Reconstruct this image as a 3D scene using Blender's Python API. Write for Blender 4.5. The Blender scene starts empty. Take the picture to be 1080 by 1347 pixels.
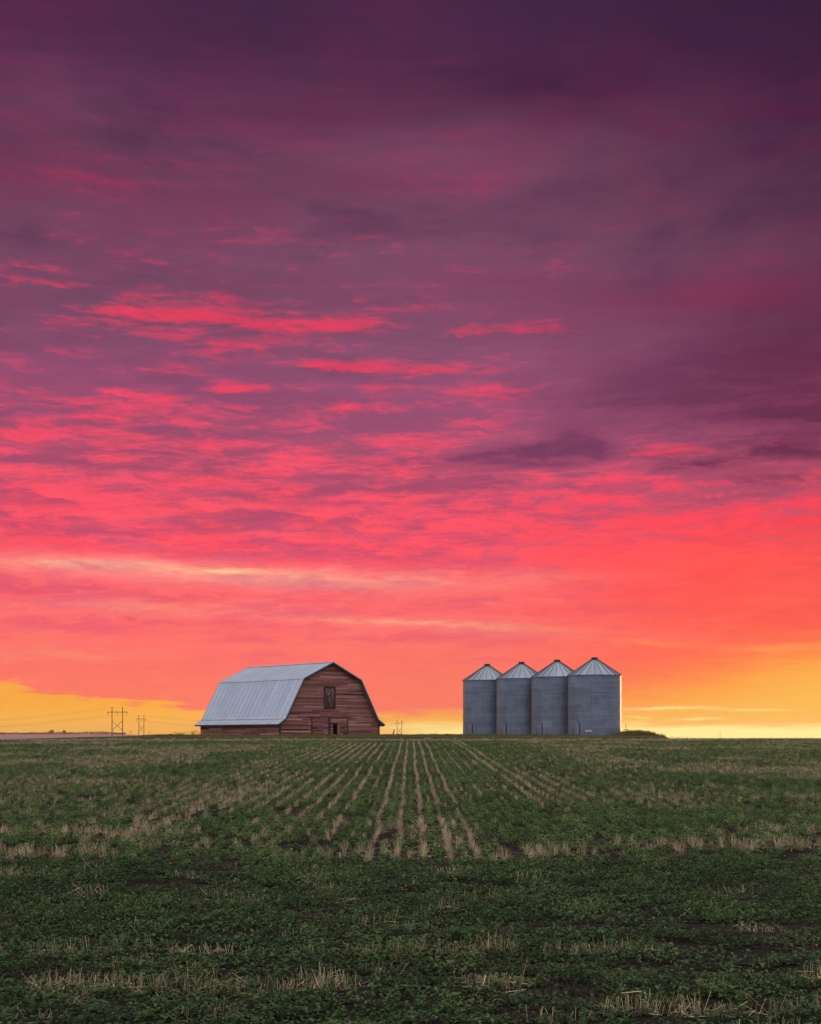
import bpy, bmesh, math, random
import numpy as np
from mathutils import Vector, Matrix

R = math.radians
SC = bpy.context.scene
random.seed(7)

# ------------------------------------------------------------------ camera
EYE = 2.6
cam_d = bpy.data.cameras.new('camera')
cam = bpy.data.objects.new('camera', cam_d)
SC.collection.objects.link(cam)
cam.location = (0, 0, EYE)
cam.rotation_euler = (R(90), 0, 0)
cam_d.sensor_fit = 'HORIZONTAL'
cam_d.sensor_width = 36
cam_d.lens = 62.5
cam_d.shift_y = 0.2755
cam_d.clip_start = 0.5
cam_d.clip_end = 60000
SC.camera = cam
SC.view_settings.view_transform = 'Standard'
SC.view_settings.look = 'None'
SC.view_settings.gamma = 1
SC.view_settings.exposure = 0
SC.cycles.use_denoising = True
SC.cycles.sample_clamp_direct = 2.0
SC.cycles.sample_clamp_indirect = 2.0
SC.cycles.max_bounces = 6
SC.cycles.transparent_max_bounces = 8

# ------------------------------------------------------------------ node expression helper
def lin(c):
    return tuple(((v / 255) / 12.92 if v / 255 <= 0.04045 else (((v / 255) + .055) / 1.055) ** 2.4) for v in c)

class NT:
    def __init__(self, tree): self.t = tree
    def n(self, typ): return self.t.nodes.new(typ)
    def put(self, sock, v):
        if isinstance(v, E): self.t.links.new(v.s, sock)
        elif isinstance(v, (tuple, list)) and len(v) == 3 and sock.type == 'RGBA': sock.default_value = (*v, 1)
        else: sock.default_value = v
    def math(self, op, a, b=None, c=None, clamp=False):
        m = self.n('ShaderNodeMath'); m.operation = op; m.use_clamp = clamp
        self.put(m.inputs[0], a)
        if b is not None: self.put(m.inputs[1], b)
        if c is not None: self.put(m.inputs[2], c)
        return E(self, m.outputs[0])
    def vmath(self, op, a, b=None, c=None):
        m = self.n('ShaderNodeVectorMath'); m.operation = op
        self.put(m.inputs[0], a)
        if b is not None: self.put(m.inputs[1], b)
        if c is not None: self.put(m.inputs[2], c)
        return E(self, m.outputs['Value'] if op in ('DOT_PRODUCT', 'LENGTH') else m.outputs['Vector'])
    def comb(self, x, y, z=0.0):
        m = self.n('ShaderNodeCombineXYZ')
        self.put(m.inputs[0], x); self.put(m.inputs[1], y); self.put(m.inputs[2], z)
        return E(self, m.outputs[0])
    def sep(self, v):
        m = self.n('ShaderNodeSeparateXYZ'); self.put(m.inputs[0], v)
        return [E(self, m.outputs[i]) for i in range(3)]
    def noise(self, v, scale=1.0, detail=4.0, rough=.5, dist=0.0, color=False):
        m = self.n('ShaderNodeTexNoise'); self.put(m.inputs['Vector'], v)
        m.inputs['Scale'].default_value = scale; m.inputs['Detail'].default_value = detail
        m.inputs['Roughness'].default_value = rough; m.inputs['Distortion'].default_value = dist
        return E(self, m.outputs['Color' if color else 'Fac'])
    def sstep(self, a, b, x):
        m = self.n('ShaderNodeMapRange'); m.interpolation_type = 'SMOOTHSTEP'
        self.put(m.inputs['Value'], x)
        for k, v in (('From Min', a), ('From Max', b), ('To Min', 0.0), ('To Max', 1.0)): self.put(m.inputs[k], v)
        return E(self, m.outputs[0])
    def ramp(self, x, stops, interp='LINEAR'):
        m = self.n('ShaderNodeValToRGB'); self.put(m.inputs[0], x)
        cr = m.color_ramp; cr.interpolation = interp
        while len(cr.elements) < len(stops): cr.elements.new(.5)
        for e, (p, c) in zip(cr.elements, sorted(stops)):
            e.position = p; e.color = (*c, 1)
        return E(self, m.outputs[0])
    def mix(self, f, a, b, mode='MIX'):
        m = self.n('ShaderNodeMix'); m.data_type = 'RGBA'; m.blend_type = mode; m.clamp_factor = True
        self.put(m.inputs[0], f); self.put(m.inputs[6], a); self.put(m.inputs[7], b)
        return E(self, m.outputs[2])

class E:
    def __init__(self, nt, s): self.nt = nt; self.s = s
    def __add__(self, o): return self.nt.math('ADD', self, o)
    __radd__ = __add__
    def __sub__(self, o): return self.nt.math('SUBTRACT', self, o)
    def __rsub__(self, o): return self.nt.math('SUBTRACT', o, self)
    def __mul__(self, o): return self.nt.math('MULTIPLY', self, o)
    __rmul__ = __mul__
    def __truediv__(self, o): return self.nt.math('DIVIDE', self, o)
    def __rtruediv__(self, o): return self.nt.math('DIVIDE', o, self)

# ------------------------------------------------------------------ sky (dusk cloud deck, all by compass direction)
SUN_AZ, SUN_EL = 30.0, 2.6            # degrees to the right of the view / above the horizon
def build_world():
    w = bpy.data.worlds.new('World'); SC.world = w; w.use_nodes = True
    t = w.node_tree; t.nodes.clear(); g = NT(t)
    d = g.n('ShaderNodeTexCoord'); dv = E(g, d.outputs['Generated'])
    x, y, z = g.sep(dv)
    hyp = g.math('SQRT', x * x + y * y)
    az = g.math('ARCTAN2', x, y)
    v = g.math('MAXIMUM', z / g.math('MAXIMUM', hyp, .02), 0.0)
    zc = g.math('MAXIMUM', z, 0.0) + .035
    qx = x / zc; qy = y / zc
    q = g.comb(qx, qy, 0.0)
    # noises on the cloud plane
    n1 = g.noise(g.comb(qx * 3.0, qy * 4.2, 0.0), 1.0, 7, .56, .35)          # streaky cloudlets
    n2 = g.noise(g.comb(qx * .9, qy * 1.5, 3.1), 1.0, 3, .5)            # masses
    n3 = g.noise(g.comb(az * 16.0, v * 190.0, 7.7), 1.0, 6, .55, .2)          # long thin layers near the horizon
    n4 = g.noise(g.comb(az * 5.0, v * 11.0, 1.7), 1.0, 5, .55)           # soft big shapes
    n5 = g.noise(g.comb(az * 60.0, v * 260.0, 2.7), 1.0, 6, .6, .3)
    n6 = g.noise(g.comb(az * 24.0, v * 70.0, 5.7), 1.0, 6, .6, .5)
    nS = g.noise(g.comb(az * 11.0 + (n6 - .5) * 1.2, v * 105.0 + (n6 - .5) * 2.0, 4.4), 1.0, 6, .62, .25)      # thin level streaks
    nP = g.noise(g.comb(az * 34.0, v * 150.0 + (n4 - .5) * 6, 9.4), 1.0, 7, .68, .5)      # puffs inside the streaks
    nM = g.noise(g.comb(az * 7.5, v * 15.0, 21.3), 1.0, 5, .52, .6)      # billowing masses
    # warped authoring plane
    wx = (n6 - .5) * .055 + (n1 - .5) * .03
    wy = (n6 - .5) * .022 + (n5 - .5) * .008
    P = g.comb(az + wx, v + wy, 0.0)
    Pm = g.comb(az + wx * .5, v + wy * .35, 0.0)
    def px(X, Y):
        a = math.atan((X - 540) / 1875)
        return a, (971 - Y) / 1875 * math.cos(a)
    def blob(X, Y, w_, h_, amp=1.0, P=P, slope=0.0):
        a, b = px(X, Y); w_ = w_ / 1875; h_ = h_ / 1875
        p = P
        if slope:
            sx, sy, _ = g.sep(P)
            p = g.comb(sx, sy + (sx - a) * slope, 0.0)     # slope > 0: right end lower in the picture
        k = g.vmath('MULTIPLY_ADD', p, (1 / w_, 1 / h_, 0), (-a / w_, -b / h_, 0))
        r = g.vmath('DOT_PRODUCT', k, k)
        e = g.math('POWER', .36788, r)
        return e * amp if amp != 1 else e
    def addall(l):
        s = l[0]
        for k in l[1:]: s = s + k
        return s
    f = lambda Y: (971 - Y) / 1875 / .53
    vr = v / .53
    vw = vr + (n4 - .5) * .10 + (n6 - .5) * .04
    S = lambda l: [(max(0, min(1, f(Y))), lin(c)) for Y, c in l]
    shade = g.ramp(vw, S([(0, (72, 40, 70)), (60, (80, 43, 74)), (150, (94, 52, 82)), (300, (112, 66, 94)), (430, (124, 75, 104)),
                          (500, (146, 78, 114)), (580, (158, 78, 110)), (650, (186, 80, 110)), (700, (206, 84, 112)), (750, (230, 92, 116)), (790, (240, 102, 116)),
                          (850, (248, 112, 112)), (910, (252, 118, 104))]))
    glow = g.ramp(vw, S([(0, (72, 34, 74)), (100, (100, 46, 84)), (200, (128, 52, 88)), (290, (172, 58, 92)), (350, (222, 62, 92)),
                         (420, (248, 62, 90)), (480, (255, 60, 88)), (560, (252, 72, 98)), (640, (254, 78, 98)), (720, (254, 80, 96)),
                         (790, (254, 98, 102)), (850, (255, 110, 104)), (910, (255, 122, 100))]))
    glowR = g.ramp(vw, S([(0, (52, 22, 62)), (250, (80, 32, 66)), (430, (140, 46, 78)), (540, (200, 44, 76)), (600, (255, 54, 78)), (700, (255, 52, 76)),
                          (770, (255, 70, 80)), (830, (255, 90, 80)), (880, (255, 115, 72)), (910, (255, 140, 70))]))
    rt = g.sstep(.03, .26, az + (n4 - .5) * .1)
    glow = g.mix(rt * .85, glow, glowR)
    # where the deck glows
    bright = addall([blob(240, 413, 110, 7, .42, Pm, slope=-.01), blob(360, 427, 110, 7, .55, Pm, slope=.02), blob(470, 428, 70, 8, .4, Pm), blob(440, 482, 70, 7, .42, Pm, slope=.02), blob(560, 488, 80, 9, .55, Pm), blob(100, 428, 100, 14, .26, slope=-.05), blob(360, 450, 330, 60, .06), blob(200, 560, 300, 40, .08), blob(725, 434, 100, 10, .5),
                     blob(320, 315, 34, 10, .34), blob(300, 385, 34, 8, .32), blob(484, 395, 26, 7, .26), blob(285, 466, 26, 10, .25),
                     blob(232, 486, 38, 12, .22), blob(318, 512, 40, 7, .28), blob(450, 536, 60, 7, .28), blob(160, 545, 60, 9, .18), blob(25, 570, 60, 10, .28),
                     blob(700, 514, 50, 10, .25), blob(785, 562, 26, 7, .42, Pm), blob(560, 604, 60, 7, .26), blob(745, 466, 40, 10, .2), blob(930, 592, 70, 7, .40), blob(850, 597, 40, 6, .40),
                     blob(65, 234, 90, 10, .16), blob(60, 310, 60, 14, .14), blob(170, 315, 90, 10, .12), blob(60, 370, 110, 7, .15), blob(560, 235, 120, 20, .10), blob(390, 335, 50, 7, .18),
                     blob(90, 660, 90, 14, .3), blob(540, 750, 1500, 120, .12)])
    dark = addall([blob(715, 600, 85, 13, 1.5, Pm), blob(752, 586, 36, 18, 1.3, Pm), blob(650, 604, 60, 7, .55, Pm), blob(905, 612, 60, 9, .75, Pm), blob(1010, 632, 95, 10, .55, Pm),
                   blob(1040, 590, 110, 16, .7), blob(930, 510, 150, 40, 1.0, Pm), blob(1060, 545, 120, 26, .7, Pm), blob(1050, 400, 210, 60, .5), blob(1060, 480, 200, 46, .5),
                   blob(800, 380, 120, 20, .3), blob(600, 640, 90, 10, .22), blob(300, 690, 160, 8, .15), blob(1000, 656, 90, 8, .45)])
    cover = g.ramp(vr, [(max(0, min(1, f(Y))), (c, c, c)) for Y, c in
                        [(0, .42), (200, .42), (300, .32), (360, .33), (430, .33), (560, .41), (610, .47), (650, .53), (700, .61), (760, .73), (850, .85), (971, .9)]])
    ncomb = (n1 * .26 + n6 * .16 + nS * .33 + nP * .25 - .5) * 2.85 + .5
    m = ncomb + bright * .72 - dark * .75
    lo = 1.03 - cover
    glowf = g.sstep(lo - .16, lo + .26, m)
    # high up, glow is only a faint veil
    col = g.mix(glowf * g.sstep(.40, .12, v) * .20 + glowf * .72, shade, glow)
    # broad dark masses top and right
    big = addall([blob(1100, 40, 330, 130, .62, Pm), blob(760, 110, 200, 45, .26, Pm), blob(1090, 270, 240, 90, .42, Pm), blob(1040, 420, 190, 60, .30, Pm),
                  blob(60, 150, 200, 60, .16, Pm), blob(380, 60, 260, 50, .10, Pm), blob(520, 150, 120, 30, .12, Pm), blob(940, 505, 140, 45, .55, Pm), blob(1070, 590, 120, 20, .34, Pm), blob(230, 370, 160, 26, .05, Pm)])
    big = big * (.35 + g.sstep(.36, .64, n4 + (n1 - .5) * .18) * 1.05)
    col = g.mix(big, col, lin((38, 14, 48)))
    col = g.mix(blob(1130, -40, 330, 210, .55) + blob(1150, 260, 130, 120, .35, Pm), col, lin((36, 15, 48)))
    darkc = g.mix(g.sstep(.14, .28, az), lin((112, 56, 92)), lin((98, 42, 74)))
    col = g.mix(g.math('MINIMUM', dark * 1.3, 1.0) * .9 * g.sstep(.13, .19, v), col, darkc)
    # soft light masses
    soft = addall([blob(640, 210, 240, 55, .16, Pm), blob(520, 330, 260, 60, .13, Pm), blob(600, 480, 200, 60, .12, Pm), blob(90, 130, 90, 40, .10, Pm)])
    col = g.mix(soft * (.7 + n2 * 2.0), col, lin((150, 92, 122)))
    col = g.mix(blob(965, 388, 130, 26, .55, Pm) + blob(540, 240, 130, 16, .22, Pm) + blob(60, 230, 120, 14, .25, Pm), col, lin((128, 46, 78)))
    # fine tonal variation
    # large magenta and slate patches in the upper deck
    up = g.sstep(.20, .33, v)
    mg = g.sstep(.46, .66, n2 * .35 + nM * .65 + (n6 - .5) * .2) * up
    col = g.mix(mg * .28, col, g.mix(g.sstep(.3, .5, v), lin((150, 52, 92)), lin((104, 36, 76))))
    sl = g.sstep(.52, .34, n2 * .25 + nM * .75 + (n1 - .5) * .2) * up
    col = g.mix(sl * .38, col, lin((62, 38, 70)))
    mv = g.sstep(.53, .42, nS * .6 + n6 * .4) * g.sstep(.03, .08, v) * g.sstep(.22, .16, v) * g.sstep(.26, .0, az)
    col = g.mix(mv * .42, col, g.ramp(v * 4, [(0, lin((240, 104, 116))), (.35, lin((222, 84, 122))), (.7, lin((150, 70, 108)))]))
    rd = g.sstep(.50, .62, nS * .5 + nP * .5) * g.sstep(.08, .11, v) * g.sstep(.20, .16, v) * g.sstep(-.1, .15, az)
    col = g.mix(rd * .6, col, lin((255, 44, 70)))
    vn = 1.0 + (n1 - .5) * .16 + (n4 - .5) * .24 + ((nS - .5) * .26 + (nP - .5) * .20) * g.sstep(.03, .12, v)
    tone = g.sstep(.44, .60, nS * .55 + nP * .45) * g.sstep(.30, .16, v) * g.sstep(.02, .07, v)
    col = g.mix(tone * .24, col, g.ramp(v * 4, [(0, lin((255, 140, 110))), (.35, lin((250, 128, 122))), (.6, lin((246, 104, 124))), (1, lin((170, 84, 118)))]))
    # ---- low layers: pale streaks, orange band, clear slit
    pale = addall([blob(230, 746, 200, 7, .40, Pm, .03), blob(300, 750, 60, 4, .8, Pm, .02), blob(60, 741, 140, 6, .35, Pm, .03), blob(460, 766, 200, 9, .22, Pm, .02),
                   blob(230, 800, 120, 5, .2, Pm), blob(600, 822, 190, 4.5, .42, Pm, .055), blob(860, 845, 130, 4, .45, Pm, .05), blob(1020, 853, 60, 4, .8, Pm), blob(430, 815, 130, 4, .22, Pm, .03), blob(60, 860, 120, 7, .22), blob(740, 790, 180, 5, .12, Pm),
                   blob(640, 760, 160, 8, .16, Pm)])
    body = addall([blob(180, 748, 260, 15, .34, Pm, .02), blob(420, 768, 200, 14, .16, Pm, .02), blob(150, 800, 260, 12, .10), blob(600, 762, 260, 14, .10), blob(640, 826, 220, 10, .12, Pm, .05)])
    col = g.mix(body * (.3 + nP * 1.4), col, lin((250, 176, 168)))
    pale = pale * g.sstep(.30, .66, n3 * .5 + nP * .5) * .8
    col = g.mix(pale, col, g.mix(g.sstep(-.02, .15, az), lin((255, 214, 150)), lin((255, 196, 108))))
    # warm shift over the last degrees
    warm = g.sstep(.10, .0, v) * (n3 - .25) * .35
    col = g.mix(warm, col, lin((255, 140, 84)))
    redm = g.sstep(.02, .24, az) * g.sstep(.17, .11, v) * .45
    col = g.mix(redm, col, lin((255, 92, 64)))
    vb = az * az * .36 + az * .03 + .0175
    width = g.ramp(g.sstep(-.10, .28, az), [(0, (.006, .006, .006)), (.35, (.014,) * 3), (1, (.05,) * 3)])
    o = g.sstep(0.0, 1.0, (vb + width * .5 + (n3 - .5) * .022 + (n6 - .5) * .012 + (nP - .5) * .012 - v) / width)
    orL = g.ramp(v * 15, [(0, lin((255, 190, 84))), (.4, lin((254, 172, 64))), (1, lin((255, 168, 70)))])
    orR = g.ramp(v * 15, [(0, lin((255, 214, 110))), (.3, lin((255, 172, 72))), (.6, lin((255, 160, 60))), (1, lin((255, 150, 62)))])
    orc = g.mix(g.sstep(-.02, .25, az), orL, orR)
    pinkst = g.sstep(.50, .68, n3) * g.sstep(-.12, 0.0, az) * g.sstep(.26, .16, az) * g.sstep(.006, .02, v)
    orc = g.mix(pinkst * .6, orc, lin((255, 138, 96)))
    col = g.mix(o, col, orc)
    gold = addall([blob(1090, 905, 140, 40, .6, Pm), blob(1080, 940, 300, 22, .4, Pm)])
    col = g.mix(gold, col, lin((255, 196, 84)))
    slit = g.sstep(.0125, .0045, v + (n3 - .5) * .012 + (n5 - .5) * .004) * g.sstep(-.05, .05, az)
    col = g.mix(slit * .9, col, tuple(k * 1.25 for k in lin((255, 238, 150))))
    stk = addall([blob(555, 955, 60, 3, .7, Pm), blob(880, 932, 60, 2, .8, Pm), blob(1000, 934, 40, 1.6, .7, Pm), blob(915, 947, 26, 2, .8, Pm), blob(840, 944, 16, 2, .6, Pm)])
    col = g.mix(stk, col, lin((255, 232, 150)))
    col = g.vmath('SCALE', col); col.s.node.inputs['Scale'].default_value = 1
    t.links.new(vn.s, col.s.node.inputs['Scale'])
    # ---- behind the photographer and overhead: clear blue dusk
    sky = g.n('ShaderNodeTexSky'); sky.sky_type = 'NISHITA'; sky.sun_disc = False
    sky.sun_elevation = R(SUN_EL); sky.sun_rotation = R(SUN_AZ)
    back = g.vmath('SCALE', E(g, sky.outputs[0])); back.s.node.inputs['Scale'].default_value = .10
    bc = g.vmath('ADD', back, g.vmath('MULTIPLY', g.mix(g.sstep(.25, .85, z), (.31, .34, .50), (1.34, 1.29, 1.30)), (1, 1, 1)))
    front = g.sstep(.42, .84, y / g.math('MAXIMUM', hyp, .02)) * g.sstep(.80, .50, z)
    # under the horizon: dim earth tone
    out = g.mix(front, bc, col)
    out = g.mix(g.sstep(.0, -.04, z), out, (.03, .028, .025))
    bg = g.n('ShaderNodeBackground'); g.put(bg.inputs[0], out); bg.inputs[1].default_value = 1.0
    o_ = g.n('ShaderNodeOutputWorld'); t.links.new(bg.outputs[0], o_.inputs[0])
    w.cycles.sampling_method = 'MANUAL'; w.cycles.sample_map_resolution = 1024
build_world()

# sun: already behind the low cloud, right of the frame
sd = bpy.data.lights.new('sun', 'SUN'); sd.energy = 1.1; sd.angle = R(4); sd.color = (1, .55, .28)
sun = bpy.data.objects.new('sun', sd); SC.collection.objects.link(sun)
_d = Vector((math.sin(R(SUN_AZ)) * math.cos(R(SUN_EL)), math.cos(R(SUN_AZ)) * math.cos(R(SUN_EL)), math.sin(R(SUN_EL))))
sun.rotation_euler = _d.to_track_quat('Z', 'Y').to_euler()
sun.location = _d * 500
#MARK
# ------------------------------------------------------------------ numpy noise
def _hash(ix, iy, seed):
    n = (ix.astype(np.int64) * 374761393 + iy.astype(np.int64) * 668265263 + seed * 974634777) & 0xffffffff
    n = ((n ^ (n >> 13)) * 1274126177) & 0xffffffff
    return ((n ^ (n >> 16)) & 0xffff) / 65535.0
def vnoise(x, y, seed=0, octv=3):
    x = np.asarray(x, float); y = np.asarray(y, float); s = 0; a = 1; t = 0
    for o in range(octv):
        ix = np.floor(x); iy = np.floor(y); fx = x - ix; fy = y - iy
        fx = fx * fx * (3 - 2 * fx); fy = fy * fy * (3 - 2 * fy)
        v = (_hash(ix, iy, seed + o) * (1 - fx) + _hash(ix + 1, iy, seed + o) * fx) * (1 - fy) + \
            (_hash(ix, iy + 1, seed + o) * (1 - fx) + _hash(ix + 1, iy + 1, seed + o) * fx) * fy
        s = s + v * a; t += a; a *= .5; x = x * 2.03 + 5.1; y = y * 2.03 + 1.7
    return s / t
def sm(a, b, x):
    t = np.clip((np.asarray(x, float) - a) / (b - a), 0, 1)
    return t * t * (3 - 2 * t)

# ------------------------------------------------------------------ terrain
def yard(x, y):
    return sm(-46, -25, x) * sm(25.9, 24.3, x) * sm(134, 141, y) * sm(200, 186, y)
def ground_z(x, y):
    x = np.asarray(x, float); y = np.asarray(y, float)
    S = .0203
    z = S * np.minimum(y, 88)
    t = np.clip(y - 88, 0, 62); z = z + S * t - .5 * S / 62 * t * t
    t = np.clip(y - 153, 0, 100); z = z - .5 * .00013 * t * t
    t = np.clip(y - 253, 0, 350); z = z - .013 * t
    t = np.clip(-y, 0, 400); z = z + 0 * t
    z = z + .43 * yard(x, y)
    z = z + (vnoise(x / 9, y / 9, 3, 3) - .5) * .10 * sm(5, 12, y) * sm(400, 150, y)
    return z
gz = lambda x, y: float(ground_z(x, y))

# ------------------------------------------------------------------ object helpers
COL = SC.collection
class MB:
    """collects vertices, faces and an optional tone per face, built as one mesh object"""
    def __init__(s): s.v = []; s.f = []; s.c = []; s.sm = []
    def add(s, vs, fs, tone=.5, smooth=False):
        b = len(s.v); s.v += [tuple(p) for p in vs]
        for f in fs: s.f.append(tuple(b + i for i in f)); s.c.append(tone); s.sm.append(smooth)
    def box(s, x0, x1, y0, y1, z0, z1, tone=.5):
        s.add([(x, y, z) for z in (z0, z1) for y in (y0, y1) for x in (x0, x1)],
              [(0, 2, 3, 1), (4, 5, 7, 6), (0, 1, 5, 4), (2, 6, 7, 3), (0, 4, 6, 2), (1, 3, 7, 5)], tone)
    def prism(s, poly, y0, y1, tone=.5):
        """poly in (x, z), extruded along y"""
        n = len(poly)
        s.add([(x, y0, z) for x, z in poly] + [(x, y1, z) for x, z in poly],
              [tuple(range(n)), tuple(range(2 * n - 1, n - 1, -1))] + [(i, i + n, (i + 1) % n + n, (i + 1) % n) for i in range(n)], tone)
    def tube(s, pts, r, n=6, tone=.5, smooth=True, cap=True):
        pts = [Vector(p) for p in pts]
        rs = r if isinstance(r, (list, tuple)) else [r] * len(pts)
        vs = []
        for i, p in enumerate(pts):
            d = (pts[min(i + 1, len(pts) - 1)] - pts[max(i - 1, 0)]).normalized()
            u = d.cross(Vector((0, 0, 1)) if abs(d.z) < .9 else Vector((1, 0, 0))).normalized(); w = d.cross(u)
            for k in range(n):
                a = 2 * math.pi * k / n
                vs.append(p + (u * math.cos(a) + w * math.sin(a)) * rs[i])
        fs = [(i * n + k, i * n + (k + 1) % n, (i + 1) * n + (k + 1) % n, (i + 1) * n + k) for i in range(len(pts) - 1) for k in range(n)]
        if cap: fs += [tuple(range(n)), tuple(reversed(range(len(vs) - n, len(vs))))]
        s.add(vs, fs, tone, smooth)
    def lathe(s, prof, n=96, tone=.5, smooth=True, a0=0.0):
        vs = [(r * math.cos(a0 + 2 * math.pi * k / n), r * math.sin(a0 + 2 * math.pi * k / n), z) for r, z in prof for k in range(n)]
        fs = [(i * n + k, i * n + (k + 1) % n, (i + 1) * n + (k + 1) % n, (i + 1) * n + k) for i in range(len(prof) - 1) for k in range(n)]
        s.add(vs, fs, tone, smooth)
    def mesh(s, name, mat):
        me = bpy.data.meshes.new(name)
        me.from_pydata(s.v, [], s.f); me.materials.append(mat)
        at = me.attributes.new('tone', 'FLOAT', 'FACE'); at.data.foreach_set('value', np.array(s.c, dtype=np.float32))
        me.polygons.foreach_set('use_smooth', np.array(s.sm, dtype=bool)); me.update()
        return me
    def build(s, name, mat, parent=None):
        o = bpy.data.objects.new(name, s.mesh(name, mat)); COL.objects.link(o)
        if parent: o.parent = parent
        return o
def tag(o, label=None, cat=None, group=None, kind=None):
    for k, v in (('label', label), ('category', cat), ('group', group), ('kind', kind)):
        if v: o[k] = v
    return o
def empty(name, loc, rz=0.0):
    o = bpy.data.objects.new(name, None); COL.objects.link(o)
    o.location = loc; o.rotation_euler = (0, 0, rz); o.empty_display_size = .3
    return o

# ------------------------------------------------------------------ materials
def newmat(name):
    m = bpy.data.materials.new(name); m.use_nodes = True
    g = NT(m.node_tree); b = m.node_tree.nodes['Principled BSDF']
    return m, g, b
def attr(g, name):
    a = g.n('ShaderNodeAttribute'); a.attribute_name = name; return E(g, a.outputs['Fac'])
def bump(g, b, h, strength=.3, dist=.02):
    k = g.n('ShaderNodeBump'); k.inputs['Strength'].default_value = strength; k.inputs['Distance'].default_value = dist
    g.put(k.inputs['Height'], h); g.t.links.new(k.outputs[0], b.inputs['Normal'])
def objco(g): return E(g, g.n('ShaderNodeTexCoord').outputs['Object'])
def geopos(g): return E(g, g.n('ShaderNodeNewGeometry').outputs['Position'])

def m_galv(name, base, metallic=.7, rough=.42, corr=True, q=1.0):
    m, g, b = newmat(name); p = objco(g); x, y, z = g.sep(p)
    tone = attr(g, 'tone')
    big = g.noise(p, .7, 4, .6); fine = g.noise(g.vmath('MULTIPLY', p, (9, 9, 2.0)), 1.0, 5, .65)
    streak = g.noise(g.vmath('MULTIPLY', p, (6, 6, .35)), 1.0, 4, .6)
    band = g.noise(g.comb(x * .25, y * .25, z * 7.0), 1.0, 4, .7)
    k = .62 + tone * .62 + ((big - .5) * .6 + (fine - .5) * .5 + (streak - .5) * .4 + (band - .5) * (.9 if corr else .2)) * q
    col = g.vmath('SCALE', base); g.t.links.new(k.s, col.s.node.inputs['Scale'])
    rust = g.sstep(.62, .78, g.noise(g.vmath('MULTIPLY', p, (2.2, 2.2, 1.1)), 1.0, 5, .7))
    g.put(b.inputs['Base Color'], g.mix(rust * .35, col, (.14, .09, .075)))
    b.inputs['Metallic'].default_value = metallic
    g.put(b.inputs['Roughness'], rough + (fine - .5) * .25)
    h = (fine - .5) * .3
    if corr: h = h + g.math('SINE', z * 62.0) * .5
    bump(g, b, h, .18, .006)
    return m
M = {}
M['bin_wall'] = m_galv('corrugated_galvanised', (.225, .26, .335), .68, .45)
M['bin_roof'] = m_galv('galvanised_roof', (.23, .265, .33), .7, .38, False)
M['barn_roof'] = m_galv('barn_roof_metal', (.47, .515, .60), .55, .42, False, .5)
M['trim'] = m_galv('trim_metal', (.55, .57, .62), .6, .4, False)
def m_plain(name, col, rough=.7, metallic=0.0, var=.35, sc=3.0):
    m, g, b = newmat(name); n = g.noise(objco(g), sc, 4, .6)
    c = g.vmath('SCALE', col); k = (1 - var / 2) + n * var; g.t.links.new(k.s, c.s.node.inputs['Scale'])
    g.put(b.inputs['Base Color'], c); b.inputs['Roughness'].default_value = rough; b.inputs['Metallic'].default_value = metallic
    return m
M['dark_metal'] = m_plain('dark_metal', (.035, .03, .03), .6, .3)
M['dark'] = m_plain('interior_shade_black', (.012, .010, .010), .9)
M['pole_wood'] = m_plain('pole_wood', (.09, .055, .04), .85)
M['wire'] = m_plain('wire_metal', (.10, .08, .07), .5, .6)
def m_boards(name, a, b_, c_):
    m, g, b = newmat(name); p = objco(g); x, y, z = g.sep(p); tone = attr(g, 'tone')
    grain = g.noise(g.comb(x * 2.2 + tone * 40, y * 2.2, z * 34), 1.0, 5, .65)
    wear = g.noise(g.comb(x * 1.1, y * 1.1 + tone * 7, z * 5), 1.0, 5, .7)
    big = g.noise(p, .22, 3, .5)
    t = tone * .9 + (grain - .5) * .75 + (big - .5) * .5
    col = g.ramp(t, [(.0, a), (.42, b_), (.8, c_), (1, tuple(v * 1.25 for v in c_))])
    col = g.mix(g.sstep(.54, .72, wear) * .6, col, (.20, .15, .145))
    col = g.mix(g.sstep(.60, .72, grain) * .55, col, tuple(v * .35 for v in a))
    g.put(b.inputs['Base Color'], col); b.inputs['Roughness'].default_value = .85
    bump(g, b, grain, .5, .02)
    return m
M['siding'] = m_boards('weathered_red_siding', (.085, .030, .026), (.29, .10, .08), (.52, .25, .21))
M['door_wood'] = m_boards('weathered_door_wood', (.07, .025, .02), (.23, .08, .063), (.42, .18, .15))
M['batten'] = m_boards('dark_batten', (.03, .012, .012), (.06, .022, .02), (.09, .035, .03))
M['loft'] = m_boards('loft_door_wood', (.05, .02, .018), (.10, .035, .03), (.30, .17, .15))

def m_soil():
    m, g, b = newmat('field_soil'); p = geopos(g); x, y, z = g.sep(p)
    n = g.noise(p, 2.2, 6, .65); f = g.noise(p, 22.0, 4, .7)
    straw = g.noise(g.comb(x * 26, y * 4.0, 0), 1.0, 4, .7)
    col = g.ramp(n * .6 + f * .4, [(.3, (.008, .0065, .006)), (.7, (.024, .018, .014))])
    patch = g.sstep(.46, .62, g.noise(g.comb(x * .25, y * .2, 0), 1.0, 4, .6))
    col = g.mix(g.sstep(.50, .60, straw) * patch * .6, col, (.17, .12, .08))
    far = g.sstep(128.0, 150.0, y)
    col = g.mix(far * .8, col, g.mix(g.sstep(.4, .6, n), (.07, .085, .025), (.16, .13, .055)))
    g.put(b.inputs['Base Color'], col); b.inputs['Roughness'].default_value = 1.0; b.inputs['Specular IOR Level'].default_value = .05
    bump(g, b, n + f * .4, .6, .05)
    return m
M['soil'] = m_soil()
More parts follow.
